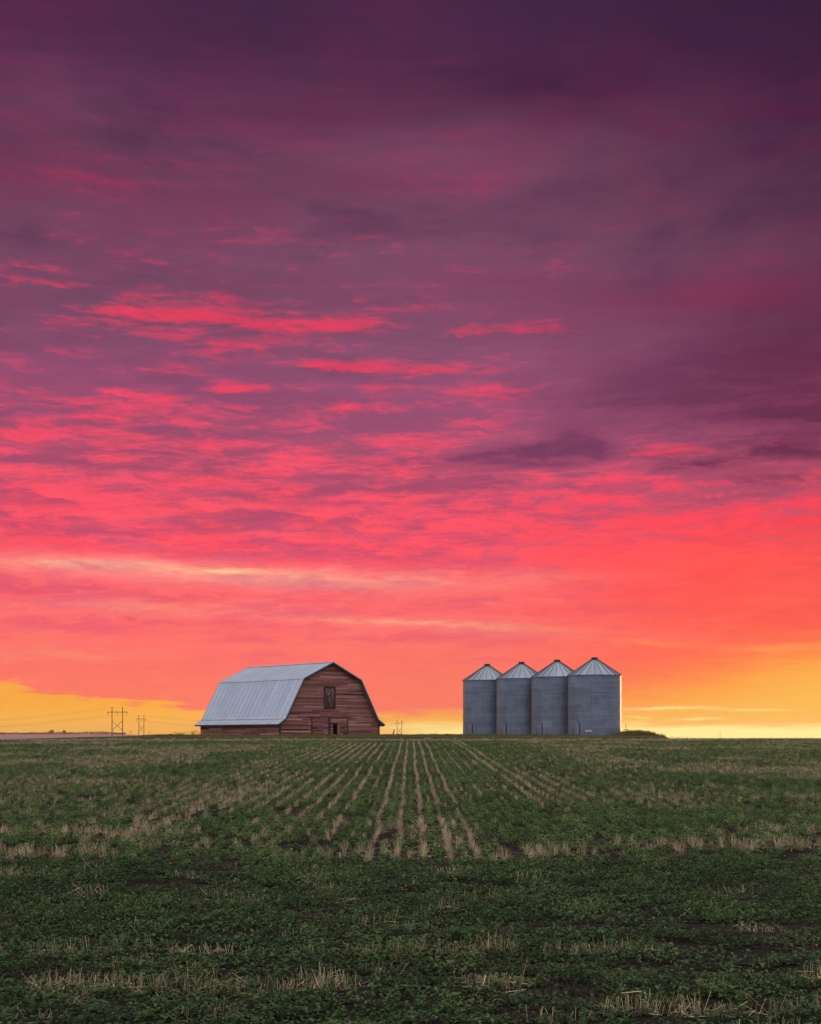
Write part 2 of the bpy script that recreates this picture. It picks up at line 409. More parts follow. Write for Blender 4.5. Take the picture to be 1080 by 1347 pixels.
def m_leaf(name, a, b_, c_, yellow=.25, trans=.25):
    m, g, b = newmat(name); p = geopos(g); x, y, z = g.sep(p)
    oi = g.n('ShaderNodeObjectInfo'); rnd = E(g, oi.outputs['Random'])
    tone = attr(g, 'tone')
    patch = g.noise(g.comb(x * .30, y * .30, 0), 1.0, 4, .6)
    t = tone * .40 + rnd * .55 + (patch - .5) * 1.0 + .02
    col = g.ramp(t, [(0, a), (.45, b_), (1, c_)])
    yel = g.sstep(.86, 1.0, rnd) * yellow + g.sstep(.93, 1.0, tone) * yellow
    col = g.mix(yel, col, (.16, .15, .045))
    g.put(b.inputs['Base Color'], col); b.inputs['Roughness'].default_value = .6
    b.inputs['Specular IOR Level'].default_value = .12
    tr = g.n('ShaderNodeBsdfTranslucent'); g.put(tr.inputs[0], g.mix(.5, col, (.10, .16, .03)))
    mx = g.n('ShaderNodeMixShader'); mx.inputs[0].default_value = trans
    g.t.links.new(b.outputs[0], mx.inputs[1]); g.t.links.new(tr.outputs[0], mx.inputs[2])
    g.t.links.new(mx.outputs[0], m.node_tree.nodes['Material Output'].inputs[0])
    return m
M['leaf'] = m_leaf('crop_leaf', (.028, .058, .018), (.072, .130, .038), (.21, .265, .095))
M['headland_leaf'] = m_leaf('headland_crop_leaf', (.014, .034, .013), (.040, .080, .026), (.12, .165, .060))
M['grass'] = m_leaf('yard_grass_blade', (.05, .07, .014), (.13, .13, .03), (.30, .22, .08), .6)
M['weed'] = m_leaf('weed_leaf', (.08, .07, .016), (.18, .13, .035), (.30, .19, .06), .4)
M['dryleaf'] = m_leaf('dry_shrub_leaf', (.07, .03, .018), (.15, .06, .035), (.22, .10, .05), .3)
M['fartree'] = m_leaf('distant_tree_leaf', (.05, .045, .03), (.07, .055, .04), (.09, .07, .05), .1)
def m_straw():
    m, g, b = newmat('stubble_straw'); tone = attr(g, 'tone')
    oi = g.n('ShaderNodeObjectInfo'); rnd = E(g, oi.outputs['Random'])
    col = g.ramp(tone * .6 + rnd * .4, [(0, (.16, .105, .055)), (.5, (.42, .31, .175)), (1, (.70, .58, .36))])
    g.put(b.inputs['Base Color'], col); b.inputs['Roughness'].default_value = .8; b.inputs['Specular IOR Level'].default_value = .1
    return m
M['straw'] = m_straw()

# ------------------------------------------------------------------ ground sheet
def build_ground():
    def axis(parts):
        out = []
        for a, b, st in parts: out += list(np.arange(a, b, st))
        return np.array(sorted(set(np.round(out + [parts[-1][1]], 3))))
    ys = axis([(-400, -20, 40), (-20, 8, 4), (8, 40, 1.0), (40, 130, 1.5), (130, 205, 1.0), (205, 620, 15), (620, 30000, 1500)])
    xp = axis([(0, 45, 1.2), (45, 200, 8), (200, 1500, 130), (1500, 20000, 2000)])
    xs = np.concatenate([-xp[::-1][:-1], xp])
    X, Y = np.meshgrid(xs, ys); Z = ground_z(X, Y)
    V = np.stack([X, Y, Z], -1).reshape(-1, 3); nx = len(xs); ny = len(ys)
    i = np.arange(nx - 1)[None, :] + np.arange(ny - 1)[:, None] * nx
    F = np.stack([i, i + 1, i + 1 + nx, i + nx], -1).reshape(-1, 4)
    me = bpy.data.meshes.new('ground'); me.from_pydata(V.tolist(), [], F.tolist()); me.materials.append(M['soil'])
    me.polygons.foreach_set('use_smooth', np.ones(len(F), bool))
    o = bpy.data.objects.new('ground', me); COL.objects.link(o); tag(o, kind='structure')
build_ground()

def build_hills():
    xs = np.linspace(-2600, -560, 90); rows = []
    v = []
    for y, k in ((2900, 0), (3150, .85), (3300, 1.0), (3800, .9), (4300, 0)):
        for x in xs:
            h = 18.6 + 1.2 * (float(vnoise(x / 150, 0, 5, 2)) - .5)
            end = float(sm(-610, -655, x * 3300 / 3300))
            v.append((x, y, -7 + h * k * end if k else -7.5))
    n = len(xs)
    f = [(r * n + i, r * n + i + 1, (r + 1) * n + i + 1, (r + 1) * n + i) for r in range(4) for i in range(n - 1)]
    me = bpy.data.meshes.new('hills'); me.from_pydata(v, [], f); me.materials.append(m_plain('far_field', (.24, .12, .12), .9, 0, .3, .004))
    me.polygons.foreach_set('use_smooth', np.ones(len(f), bool))
    o = bpy.data.objects.new('hills', me); COL.objects.link(o); tag(o, kind='structure')
build_hills()

# ------------------------------------------------------------------ barn
def build_barn():
    TH = 41.8
    t = empty('barn', (-13.76, 150.4, 3.03), R(TH))
    tag(t, 'weathered red wooden barn with pale grey metal gambrel roof', 'barn')
    W, L = 13.75, 15.1; rnd = random.Random(4)
    half = [(-.52, 1.06), (.43, 1.66), (2.88, 5.99), (W / 2, 7.84)]
    prof = half + [(W - x, z) for x, z in half[-2::-1]]
    def edge(z):          # inner limit of the gable wall at height z (left side)
        pts = [(0, -.4), (0, 1.32), (.43, 1.6), (2.93, 5.93), (W / 2, 7.76)]
        for (xa, za), (xb, zb) in zip(pts, pts[1:]):
            if za <= z <= zb: return xa + (xb - xa) * (z - za) / (zb - za)
        return W / 2
    hole = (7.12, 7.72, -.4, 1.08)
    loft = (5.92, 7.41, 2.86, 5.08)
    doors = [(4.13, 6.52), (6.60, 9.19)]; dtop = 1.86
    def courses(mb, z0, z1, x0f, x1f, y0, thick, skip=(), joints=(), hgt=.155, rn=rnd, ends=(1.6, 5.2)):
        z = z0
        while z < z1 - .03:
            h = min(hgt * rn.uniform(.92, 1.08), z1 - z)
            za, zb = z + .006, z + h - .010
            xa, xb = x0f(za), x1f(za)
            xs = [xa]
            while xs[-1] < xb - .6:
                nx = xs[-1] + rn.uniform(*ends)
                for j in joints:
                    if rn.random() < .55 and abs(nx - j) < .8: nx = j
                if nx <= xs[-1] + .3: nx = xs[-1] + .9
                xs.append(min(nx, xb))
            if xs[-1] < xb: xs.append(xb)
            for a, b in zip(xs, xs[1:]):
                segs = [(a, b)]
                for (sx0, sx1, sz0, sz1) in skip:
                    if zb > sz0 and za < sz1:
                        ns = []
                        for (c, d) in segs:
                            if d <= sx0 or c >= sx1: ns.append((c, d)); continue
                            if c < sx0: ns.append((c, sx0))
                            if d > sx1: ns.append((sx1, d))
                        segs = ns
                for (c, d) in segs:
                    if d - c < .05: continue
                    tn = min(1, max(0, rn.gauss(.42, .2))); off = rn.uniform(-.012, .008)
                    if rn.random() < .06: tn = .95
                    if rn.random() < .025: continue
                    # clip the top corners to the slope
                    ca, cb = max(c, x0f(zb)), min(d, x1f(zb))
                    ca = c if c > x0f(zb) else ca; cb = d if d < x1f(zb) else cb
                    if cb <= ca: ca = cb = (c + d) / 2
                    ya = y0 + off; sag = rn.uniform(-.006, .006)
                    v = [(c + .004, ya - .012, za), (d - .004, ya - .012, za + sag), (max(ca, c + .004), ya, zb), (min(cb, d - .004), ya, zb + sag)]
                    vb = [(x, y0 + thick, zz) for x, _, zz in v]
                    mb.add(v + vb, [(0, 1, 3, 2), (4, 6, 7, 5), (0, 4, 5, 1), (2, 3, 7, 6), (0, 2, 6, 4), (1, 5, 7, 3)], tn)
            z += h
    # backing (dark gaps between boards) with the man-hole left open, then boards
    def bp(x0, x1, z0, z1, mb):
        """backing column between x0 and x1 clipped under the roof"""
        n = 24
        for i in range(n):
            a, b = x0 + (x1 - x0) * i / n, x0 + (x1 - x0) * (i + 1) / n
            def top(x):
                x = min(x, W - x); pts = [(0, 1.30), (.43, 1.56), (2.93, 5.86), (W / 2, 7.68)]
                for (xa, za), (xb, zb) in zip(pts, pts[1:]):
                    if xa <= x <= xb: return za + (zb - za) * (x - xa) / (xb - xa)
                return 7.68
            ta, tb = min(z1, top(a)), min(z1, top(b))
            mb.add([(a, .03, z0), (b, .03, z0), (b, .03, tb), (a, .03, ta), (a, .14, z0), (b, .14, z0), (b, .14, tb), (a, .14, ta)],
                   [(0, 1, 2, 3), (7, 6, 5, 4), (0, 4, 5, 1), (3, 2, 6, 7), (0, 3, 7, 4), (1, 5, 6, 2)], .1)
    gw = MB()
    courses(gw, -.4, 7.7, lambda z: edge(z), lambda z: W - edge(z), -.01, .035, skip=[hole, loft, (doors[0][0], doors[1][1], -.4, dtop - .02)], joints=(2.2, 4.13, 5.9, 7.41, 9.19, 11.4))
    wall = gw.build('gable_wall', M['siding'], t)
    bk = MB(); bp(.0, hole[0], -.4, 9, bk); bp(hole[0], hole[1], hole[3], 9, bk); bp(hole[1], W, -.4, 9, bk)
    bk.build('wall_lining', M['batten'], t)
    # far gable wall
    fg = MB(); fp = [(0, -.4), (W, -.4), (W, 1.30), (W - .43, 1.56), (W - 2.93, 5.86), (W / 2, 7.68), (2.93, 5.86), (.43, 1.56), (0, 1.30)]
    fg.prism(fp, L - .12, L, .4); fg.build('rear_wall', M['siding'], t)
    # side walls: boards run along the length; built turned, so map x->y
    for s, xw in ((0, 0.0), (1, W)):
        sb = MB()
        courses(sb, -.4, 1.30, lambda z: .16, lambda z: L - .13, 0, .04, joints=(4, 8, 11), rn=random.Random(9 + s))
        sb.v = [((xw - .03 + y) if s == 0 else (xw + .03 - y), x, z) for x, y, z in sb.v]
        if s == 0: sb.f = [tuple(reversed(f)) for f in sb.f]
        sd_ = sb.build('side_wall', M['siding'], t)
        lb = MB(); x0, x1 = (.02, .12) if s == 0 else (W - .12, W - .02)
        lb.box(x0, x1, .15, L - .13, -.4, 1.28, .1); lb.build('side_lining', M['batten'], t)
    for x, y in ((-.05, -.05), (W - .07, -.05)):
        cb = MB(); cb.box(x, x + .12, y, y + .12, -.4, 1.28, .2); cb.build('corner_board', M['batten'], t)
    # loft door
    lf = MB(); x0, x1, z0, z1 = loft
    n = 7; rr = random.Random(2)
    for i in range(n):
        a, b = x0 + .05 + (x1 - x0 - .1) * i / n, x0 + .05 + (x1 - x0 - .1) * (i + 1) / n
        zc = z0 + .05
        while zc < z1 - .1:
            zn = min(z1 - .05, zc + rr.uniform(.25, .9)); lf.box(a + .006, b - .006, -.005, .028, zc + .004, zn - .004, max(0, min(1, rr.gauss(.4, .32)))); zc = zn
    ld = lf.build('loft_door', M['loft'], t)
    lr = MB(); q = .07
    lr.box(x0 - q, x0, -.045, .028, z0 - q, z1 + q, .3); lr.box(x1, x1 + q, -.045, .028, z0 - q, z1 + q, .3)
    lr.box(x0, x1, -.045, .028, z1, z1 + q, .3); lr.box(x0, x1, -.045, .028, z0 - q, z0, .3); lr.build('frame', M['batten'], ld)
    # big sliding doors
    for i, (a, b) in enumerate(doors):
        d = MB(); sk = [hole] if i == 1 else []
        courses(d, -.35, dtop, lambda z, a=a: a, lambda z, b=b: b, -.07, .04, skip=sk, rn=random.Random(20 + i), ends=(.8, 2.2), hgt=.155)
        dd = d.build('sliding_door', M['door_wood'], t)
        for xx in ((a, b - .11) if i else (a, b - .09)):
            e = MB(); e.box(xx, xx + .11, -.115, -.085, -.35, dtop, .3); e.build('batten', M['batten'], dd)
    tk = MB(); tk.box(3.6, 9.7, -.13, -.05, dtop + .02, dtop + .08, .3); tk.build('door_track', M['siding'], t)
    hd = MB(); x0, x1, z0, z1 = hole
    hd.box(x1 - .02, x1 + .30, -.10, -.072, -.35, z1 - .1, .55); hd.build('hatch_leaf', M['door_wood'], t)
    hf = MB(); hf.box(x0 - .06, x0, -.11, .12, -.35, z1 + .05, .2); hf.box(x0, x1, -.11, .12, z1, z1 + .05, .2); hf.build('hatch_frame', M['batten'], t)
    # roof: steel sheets with ribs
    rf = MB(); y0, y1 = -.38, L + .35; th = .05
    def nrm(a, b):
        dx, dz = b[0] - a[0], b[1] - a[1]; l = math.hypot(dx, dz); return (-dz / l, dx / l), l
    rr = random.Random(6); sheet = .76; ns = int((y1 - y0) / sheet)
    ysx = [y0 + (y1 - y0) * i / ns for i in range(ns + 1)]
    for a, b in zip(prof, prof[1:]):
        (nx, nz), l = nrm(a, b)
        for c, d in zip(ysx, ysx[1:]):
            tn = rr.uniform(.38, .62); lift = rr.uniform(0, .006)
            P = [(a[0] + nx * lift, c, a[1] + nz * lift), (b[0] + nx * lift, c, b[1] + nz * lift), (b[0] + nx * lift, d, b[1] + nz * lift), (a[0] + nx * lift, d, a[1] + nz * lift)]
            Q = [(x - nx * th, y, z - nz * th) for x, y, z in P]
            rf.add(P + Q, [(0, 3, 2, 1), (4, 5, 6, 7), (0, 1, 5, 4), (2, 3, 7, 6), (0, 4, 7, 3), (1, 2, 6, 5)], tn)
    roof = rf.build('roof', M['barn_roof'], t)
    rb = MB()
    for a, b in zip(prof, prof[1:]):
        (nx, nz), l = nrm(a, b); ux, uz = (b[0] - a[0]) / l, (b[1] - a[1]) / l
        for i in range(2 * ns + 1):
            yy = y0 + .03 + (y1 - y0 - .06) * i / (2 * ns); hh = .045 if i % 2 == 0 else .025; wd = .022
            p0 = (a[0] + ux * .03, a[1] + uz * .03); p1 = (b[0] - ux * .03, b[1] - uz * .03)
            v = []
            for (px_, pz_) in (p0, p1):
                for (dy, k) in ((-wd, .007), (wd, .007), (wd * .5, hh), (-wd * .5, hh)):
                    v.append((px_ + nx * k, yy + dy, pz_ + nz * k))
            rb.add(v, [(0, 1, 2, 3), (7, 6, 5, 4), (0, 4, 5, 1), (1, 5, 6, 2), (2, 6, 7, 3), (3, 7, 4, 0)], rr.uniform(.4, .6))
    rb.build('ribs', M['barn_roof'], roof)
    # flashings at ridge, knuckles and flare
    for j, (vx, vz) in enumerate(prof):
        if j in (0, len(prof) - 1): continue
        mb = MB(); w_ = .20 if j == 3 else .13
        (n1x, n1z), l1 = nrm(prof[j - 1], prof[j]); (n2x, n2z), l2 = nrm(prof[j], prof[j + 1])
        u1 = ((prof[j][0] - prof[j - 1][0]) / l1, (prof[j][1] - prof[j - 1][1]) / l1); u2 = ((prof[j + 1][0] - prof[j][0]) / l2, (prof[j + 1][1] - prof[j][1]) / l2)
        k = .052; A = (vx - u1[0] * w_ + n1x * k, vz - u1[1] * w_ + n1z * k); B = (vx + (n1x + n2x) / 2 * k * 1.15, vz + (n1z + n2z) / 2 * k * 1.15); C = (vx + u2[0] * w_ + n2x * k, vz + u2[1] * w_ + n2z * k)
        pts = [A, B, C, (C[0] - n2x * .02, C[1] - n2z * .02), (B[0], B[1] - .022), (A[0] - n1x * .02, A[1] - n1z * .02)]
        mb.prism(pts[::-1], y0 - .012, y1 + .012, .40); mb.build('ridge_cap' if j == 3 else 'flashing', M['trim'], roof)
    # rake boards and metal edge on both gables, fascia at the eaves
    for yy, yb in ((y0 - .035, y0 - .005), (y1 + .005, y1 + .035)):
        mb = MB()
        for a, b in zip(prof, prof[1:]):
            (nx, nz), l = nrm(a, b)
            pts = [(a[0] + nx * .02, a[1] + nz * .02), (b[0] + nx * .02, b[1] + nz * .02), (b[0] - nx * .17, b[1] - nz * .17), (a[0] - nx * .17, a[1] - nz * .17)]
            mb.prism(pts, yy, yb, .3)
        mb.build('rake_board', M['batten'], roof)
        me_ = MB()
        for a, b in zip(prof, prof[1:]):
            (nx, nz), l = nrm(a, b)
            pts = [(a[0] + nx * .055, a[1] + nz * .055), (b[0] + nx * .055, b[1] + nz * .055), (b[0] - nx * .03, b[1] - nz * .03), (a[0] - nx * .03, a[1] - nz * .03)]
            me_.prism(pts, yy - .012, yy - .003, .5)
        me_.build('rake_trim', M['trim'], roof)
    for s in (0, 1):
        mb = MB(); x = prof[0][0] if s == 0 else prof[-1][0]
        mb.box(x + (.01 if s == 0 else -.05), x + (.05 if s == 0 else -.01), y0 + .05, y1 - .05, .90, 1.035, .3); mb.build('fascia', M['batten'], roof)
    # near-black box behind the hatch: the shade inside, put in as colour
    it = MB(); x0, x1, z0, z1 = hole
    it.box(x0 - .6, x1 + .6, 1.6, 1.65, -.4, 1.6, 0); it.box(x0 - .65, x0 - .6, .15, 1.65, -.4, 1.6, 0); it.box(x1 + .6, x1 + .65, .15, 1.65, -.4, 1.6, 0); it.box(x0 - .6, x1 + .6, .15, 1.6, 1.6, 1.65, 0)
    it.build('interior_shade_box', M['dark'], t)
build_barn()

# ------------------------------------------------------------------ grain bins
def build_bins():
    RW, HW = 2.80, 6.27
    def parts(root, seed, hatch):
        rn = random.Random(seed)
        w = MB(); tiers = 8; th = HW / tiers; N = 96; per = 12
        for k in range(tiers):
            z0 = -.35 if k == 0 else k * th; z1 = (k + 1) * th
            rb_, rt_ = RW + (tiers - k) * .0015, RW + (tiers - k) * .0015
            off = (k % 2) * (N // per // 2)
            tones = [min(1, max(0, rn.gauss(.5, .16))) for _ in range(per)]
            row = min(1, max(0, rn.gauss(.5, .12)))
            for i in range(N):
                a, b = 2 * math.pi * (i + off) / N, 2 * math.pi * (i + 1 + off) / N
                tn = tones[i // (N // per)] * .6 + row * .4
                w.add([(rb_ * math.cos(a), rb_ * math.sin(a), z0), (rb_ * math.cos(b), rb_ * math.sin(b), z0), (rt_ * math.cos(b), rt_ * math.sin(b), z1 - .03), (rt_ * math.cos(a), rt_ * math.sin(a), z1 - .03)], [(0, 1, 2, 3)], tn, True)
                r2 = rt_ + .012
                w.add([(r2 * math.cos(a), r2 * math.sin(a), z1 - .045), (r2 * math.cos(b), r2 * math.sin(b), z1 - .045), (r2 * math.cos(b), r2 * math.sin(b), z1), (r2 * math.cos(a), r2 * math.sin(a), z1)], [(0, 1, 2, 3)], .62 if rn.random() < .5 else .35, True)
                w.add([(rt_ * math.cos(a), rt_ * math.sin(a), z1 - .045), (rt_ * math.cos(b), rt_ * math.sin(b), z1 - .045), (r2 * math.cos(b), r2 * math.sin(b), z1 - .045), (r2 * math.cos(a), r2 * math.sin(a), z1 - .045)], [(0, 1, 2, 3)], .2, False)
        for k in range(tiers):                              # bolted vertical laps of the sheets
            off = (k % 2) * (N // per // 2)
            for j in range(per):
                a = 2 * math.pi * (j * (N // per) + off) / N; r = RW + (tiers - k) * .0015
                c, s = math.cos(a), math.sin(a); tx, ty = -s * .03, c * .03
                z0, z1 = k * th + .01, (k + 1) * th - .05
                v = [((r + d) * c + e * tx, (r + d) * s + e * ty, z) for z in (z0, z1) for d, e in ((0, -1), (.012, -1), (.012, 1), (0, 1))]
                w.add(v, [(0, 1, 5, 4), (1, 2, 6, 5), (2, 3, 7, 6), (4, 5, 6, 7), (0, 3, 2, 1)], rn.uniform(.15, .5))
        w.build('wall', M['bin_wall'], root)
        # cone roof of wedge panels with raised ribs
        rf = MB(); NR = 22; re, rt, zt = RW + .11, .33, HW + 1.68; a0 = rn.uniform(0, .3)
        for k in range(NR):
            a, b = a0 + 2 * math.pi * k / NR, a0 + 2 * math.pi * (k + 1) / NR; m_ = (a + b) / 2; tn = min(1, max(0, rn.gauss(.5, .12)))
            def P(r, an, z): return (r * math.cos(an), r * math.sin(an), z)
            rf.add([P(re, a, HW - .03), P(re, m_, HW - .03), P(re, b, HW - .03), P(rt, b, zt), P(rt, m_, zt), P(rt, a, zt)], [(0, 1, 4, 5), (1, 2, 3, 4)], tn, False)
            rf.add([P(re, a, HW - .03), P(re, m_, HW - .03), P(re, b, HW - .03), P(re, b, HW - .09), P(re, m_, HW - .09), P(re, a, HW - .09)], [(5, 4, 1, 0), (4, 3, 2, 1)], .15, False)  # eave edge and underside toned dark to draw the eave's shadow line
        rf.lathe([(re, HW - .09), (RW - .1, HW - .07)], 44, .1)
        roof = rf.build('roof', M['bin_roof'], root)
        rb = MB()
        for k in range(NR):
            a = a0 + 2 * math.pi * k / NR; c, s = math.cos(a), math.sin(a)
            v = []
            for r, z in ((re + .01, HW - .045), (rt, zt)):
                for e, d in ((-.02, -.01), (.02, -.01), (.012, .045), (-.012, .045)): v.append((r * c - s * e, r * s + c * e, z + d))
            rb.add(v, [(0, 1, 2, 3), (7, 6, 5, 4), (0, 4, 5, 1), (1, 5, 6, 2), (2, 6, 7, 3), (3, 7, 4, 0)], .12)
        rb.build('ribs', M['dark_metal'], roof)
        cp = MB(); cp.lathe([(.30, zt - .06), (.30, zt + .10), (.37, zt + .10), (.37, zt + .17), (.30, zt + .22), (.0, zt + .24)], 24, .3, False)
        cp.build('cap', M['dark_metal'], roof)
        # narrow walk-in door with raised frame, turned to the left of the view
        a = R(-90 - 46); door = MB(); fr = MB()
        def wallpt(off, d): return lambda: None
        for mb, w0, w1, z0, z1, d0, d1, tn in ((door, -.26, .26, .10, 1.20, .0, .035, .8), (fr, .26, .31, .05, 1.25, .0, .07, .1), (fr, -.26, .26, 1.20, 1.23, .0, .05, .4)):
            v = []
            for z in (z0, z1):
                for d, e in ((d0 - .06, w0), (d0 - .06, w1), (d1, w1), (d1, w0)):
                    r = RW + d; v.append((r * math.cos(a) - math.sin(a) * e, r * math.sin(a) + math.cos(a) * e, z))
            mb.add(v, [(0, 3, 2, 1), (4, 5, 6, 7), (0, 1, 5, 4), (1, 2, 6, 5), (2, 3, 7, 6), (3, 0, 4, 7)], tn)
        dr = door.build('door', M['bin_wall'], root); fr.build('frame', M['dark_metal'], dr)
        if hatch:
            hb = MB(); a = R(-90 - 20)
            for w0, w1, z0, z1, d1, tn in ((-.36, .36, .30, .48, .05, .9), (-.40, .40, .49, .55, .10, .1)):
                v = []
                for z in (z0, z1):
                    for d, e in ((-.05, w0), (-.05, w1), (d1, w1), (d1, w0)):
                        r = RW + d; v.append((r * math.cos(a) - math.sin(a) * e, r * math.sin(a) + math.cos(a) * e, z))
                hb.add(v, [(0, 3, 2, 1), (4, 5, 6, 7), (0, 1, 5, 4), (1, 2, 6, 5), (2, 3, 7, 6), (3, 0, 4, 7)], tn)
            hb.build('unloading_hatch', M['trim'], root)
    spots = [(8.89, 165.0, 3.02, 'farthest grain bin at the left end of the row of four'), (12.46, 160.0, 3.0, 'grain bin second from the left, between the far end bin and the third'),
             (15.95, 155.0, 2.97, 'grain bin third from the left, directly behind the nearest bin'), (19.40, 150.2, 2.95, 'nearest and widest grain bin at the right end of the row')]
    for i, (x, y, z, lab) in enumerate(spots):
        root = empty('grain_bin', (x, y, z)); tag(root, lab, 'grain bin', 'corrugated steel grain bins in a row')
        parts(root, 30 + i, i == 3)
build_bins()

# ------------------------------------------------------------------ power line
def build_power():
    def at(px_, D): return ((px_ - 540) / 1875 * D, D)
    def h_frame(px_, D, H, rot, label, simple=False):
        x, y = at(px_, D); zb = gz(x, y); top = EYE + H - zb
        t = empty('transmission_tower', (x, y, zb), R(rot)); tag(t, label, 'power pylon', 'wooden H-frame pylons of the power line')
        rr = .24 if D < 1500 else .30; sp = 3.0
        for s in (-1, 1):
            p = MB(); p.tube([(s * sp, 0, -.5), (s * sp, 0, top)], [rr * 1.15, rr * .8], 8); p.build('pole', M['pole_wood'], t)
        c = MB(); za = top - 3.0; c.box(-5.9, 5.9, -.16, .16, za - .17, za + .17); c.box(-5.9, 5.9, -.3, -.17, za - .10, za + .10); c.build('crossarm', M['pole_wood'], t)
        if not simple:
            b = MB(); zl, zh = top - 13.5, top - 8.0
            b.tube([(-sp, .2, zl), (sp, .2, zh)], .13, 6); b.tube([(sp, -.2, zl), (-sp, -.2, zh)], .13, 6); b.build('cross_brace', M['pole_wood'], t)
            for xx in (-5.4, 0, 5.4):
                i = MB(); i.lathe([(.0, za - .2), (.10, za - .25), (.16, za - .5), (.08, za - .55), (.16, za - .8), (.08, za - .85), (.16, za - 1.1), (.08, za - 1.15), (.14, za - 1.5), (0, za - 1.55)], 8)
                i.v = [(vx + xx, vy, vz) for vx, vy, vz in i.v]; i.build('insulator', M['dark_metal'], t)
        c_, s_ = math.cos(R(rot)), math.sin(R(rot))
        return [Vector((x + c_ * e, y + s_ * e, zb + za - 1.55)) for e in (-5.4, 0, 5.4)] + [Vector((x + c_ * e, y + s_ * e, zb + top - .1)) for e in (-sp, sp)]
    T1 = h_frame(154.3, 822, 18.05, 4, 'tallest H-shaped wooden power pylon, left of the barn')
    T2 = h_frame(186.0, 1110, 18.0, 60, 'narrower H-shaped pylon between the tallest pylon and the barn')
    T3 = h_frame(525.4, 1410, 18.0, 42, 'H-shaped pylon in the gap just right of the barn')
    T5 = h_frame(171.6, 3300, 18.0, 60, 'tiny faint pylon between the two left pylons', True)
    T6 = h_frame(197.0, 3300, 18.0, 25, 'tiny faint pylon between the second pylon and the barn', True)
    T7 = h_frame(573.0, 3500, 18.0, 10, 'tiny faint pylon near the left grain bin', True)
    T8 = h_frame(946.4, 3500, 18.0, 20, 'tiny faint pylon on the right horizon', True)
    T0 = h_frame(-250, 1500, 17.5, 20, 'pylon carrying the line on past the left edge')
    def wires(A, B, sag, label):
        t = empty('power_line', A[1]); tag(t, label, 'power line', 'spans of power line wire')
        for p, q_ in zip(A, B):
            pts = []
            for k in range(25):
                u = k / 24; v = p.lerp(q_, u); v.z -= sag * 4 * u * (1 - u); pts.append(v - A[1])
            m = MB(); m.tube(pts, .022, 4, cap=False); m.build('wire', M['wire'], t)
    wires(T0, T1, 7, 'sagging wires left of the tallest pylon')
    wires(T1, T2, 3, 'short wires between the two left pylons')
    wires(T2, T3, 6, 'sagging wires from the second pylon towards the barn')
    # lone service pole right of the bins
    x, y = at(823.4, 930); zb = gz(x, y); top = EYE + 9.4 - zb
    t = empty('utility_pole', (x, y, zb)); tag(t, 'single wooden pole with a crossarm right of the nearest grain bin', 'utility pole')
    p = MB(); p.tube([(0, 0, -.5), (0, 0, top)], [.22, .16], 8); p.build('pole', M['pole_wood'], t)
    p = MB(); p.box(-1.6, 1.6, -.09, .09, top - 3.9, top - 3.6); p.build('crossarm', M['pole_wood'], t)
    # leaning fence post on the yard edge
    x, y = -1.85, 150.5; zb = gz(x, y)
    p = MB(); p.tube([(0, 0, -.2), (.06, 0, .35), (.16, .02, .62)], [.07, .065, .055], 7)
    o = p.build('fence_post', M['pole_wood']); o.location = (x, y, zb); tag(o, 'short leaning wooden post in the grass right of the barn', 'post')
build_power()

# ------------------------------------------------------------------ ground cover
_src = {}
def source(name, mb, mat):
    """a source mesh for the ground cover, kept out of the scene"""
    me = mb.mesh(name, mat); return bpy.data.objects.new(name, me)
def scatter(name, pts, rot, scl, vid, sources, label, cat):
    co = bpy.data.collections.new(name + '_sources')
    for o in sources: co.objects.link(o)
    me = bpy.data.meshes.new(name); n = len(pts)
    me.vertices.add(n); me.vertices.foreach_set('co', np.asarray(pts, np.float32).ravel())
    a = me.attributes.new('rot', 'FLOAT_VECTOR', 'POINT'); a.data.foreach_set('vector', np.asarray(rot, np.float32).ravel())
    a = me.attributes.new('scl', 'FLOAT_VECTOR', 'POINT'); a.data.foreach_set('vector', np.asarray(scl, np.float32).ravel())
    a = me.attributes.new('vid', 'INT', 'POINT'); a.data.foreach_set('value', np.asarray(vid, np.int32))
    o = bpy.data.objects.new(name, me); COL.objects.link(o); tag(o, label, cat, kind='stuff')
    ng = bpy.data.node_groups.new(name + '_scatter', 'GeometryNodeTree')
    ng.interface.new_socket('Geometry', in_out='INPUT', socket_type='NodeSocketGeometry')
    ng.interface.new_socket('Geometry', in_out='OUTPUT', socket_type='NodeSocketGeometry')
    N = ng.nodes; gi = N.new('NodeGroupInput'); go = N.new('NodeGroupOutput')
    ci = N.new('GeometryNodeCollectionInfo'); ci.inputs[0].default_value = co; ci.inputs['Separate Children'].default_value = True; ci.inputs['Reset Children'].default_value = True
    ip = N.new('GeometryNodeInstanceOnPoints'); ip.inputs['Pick Instance'].default_value = True
    def na(nm, ty):
        k = N.new('GeometryNodeInputNamedAttribute'); k.data_type = ty; k.inputs[0].default_value = nm; return k.outputs[0]
    L = ng.links; L.new(gi.outputs[0], ip.inputs['Points']); L.new(ci.outputs[0], ip.inputs['Instance'])
    L.new(na('vid', 'INT'), ip.inputs['Instance Index'])
    er = N.new('FunctionNodeEulerToRotation'); L.new(na('rot', 'FLOAT_VECTOR'), er.inputs[0]); L.new(er.outputs[0], ip.inputs['Rotation'])
    L.new(na('scl', 'FLOAT_VECTOR'), ip.inputs['Scale']); L.new(ip.outputs[0], go.inputs[0])
    md = o.modifiers.new('scatter', 'NODES'); md.node_group = ng
    return o
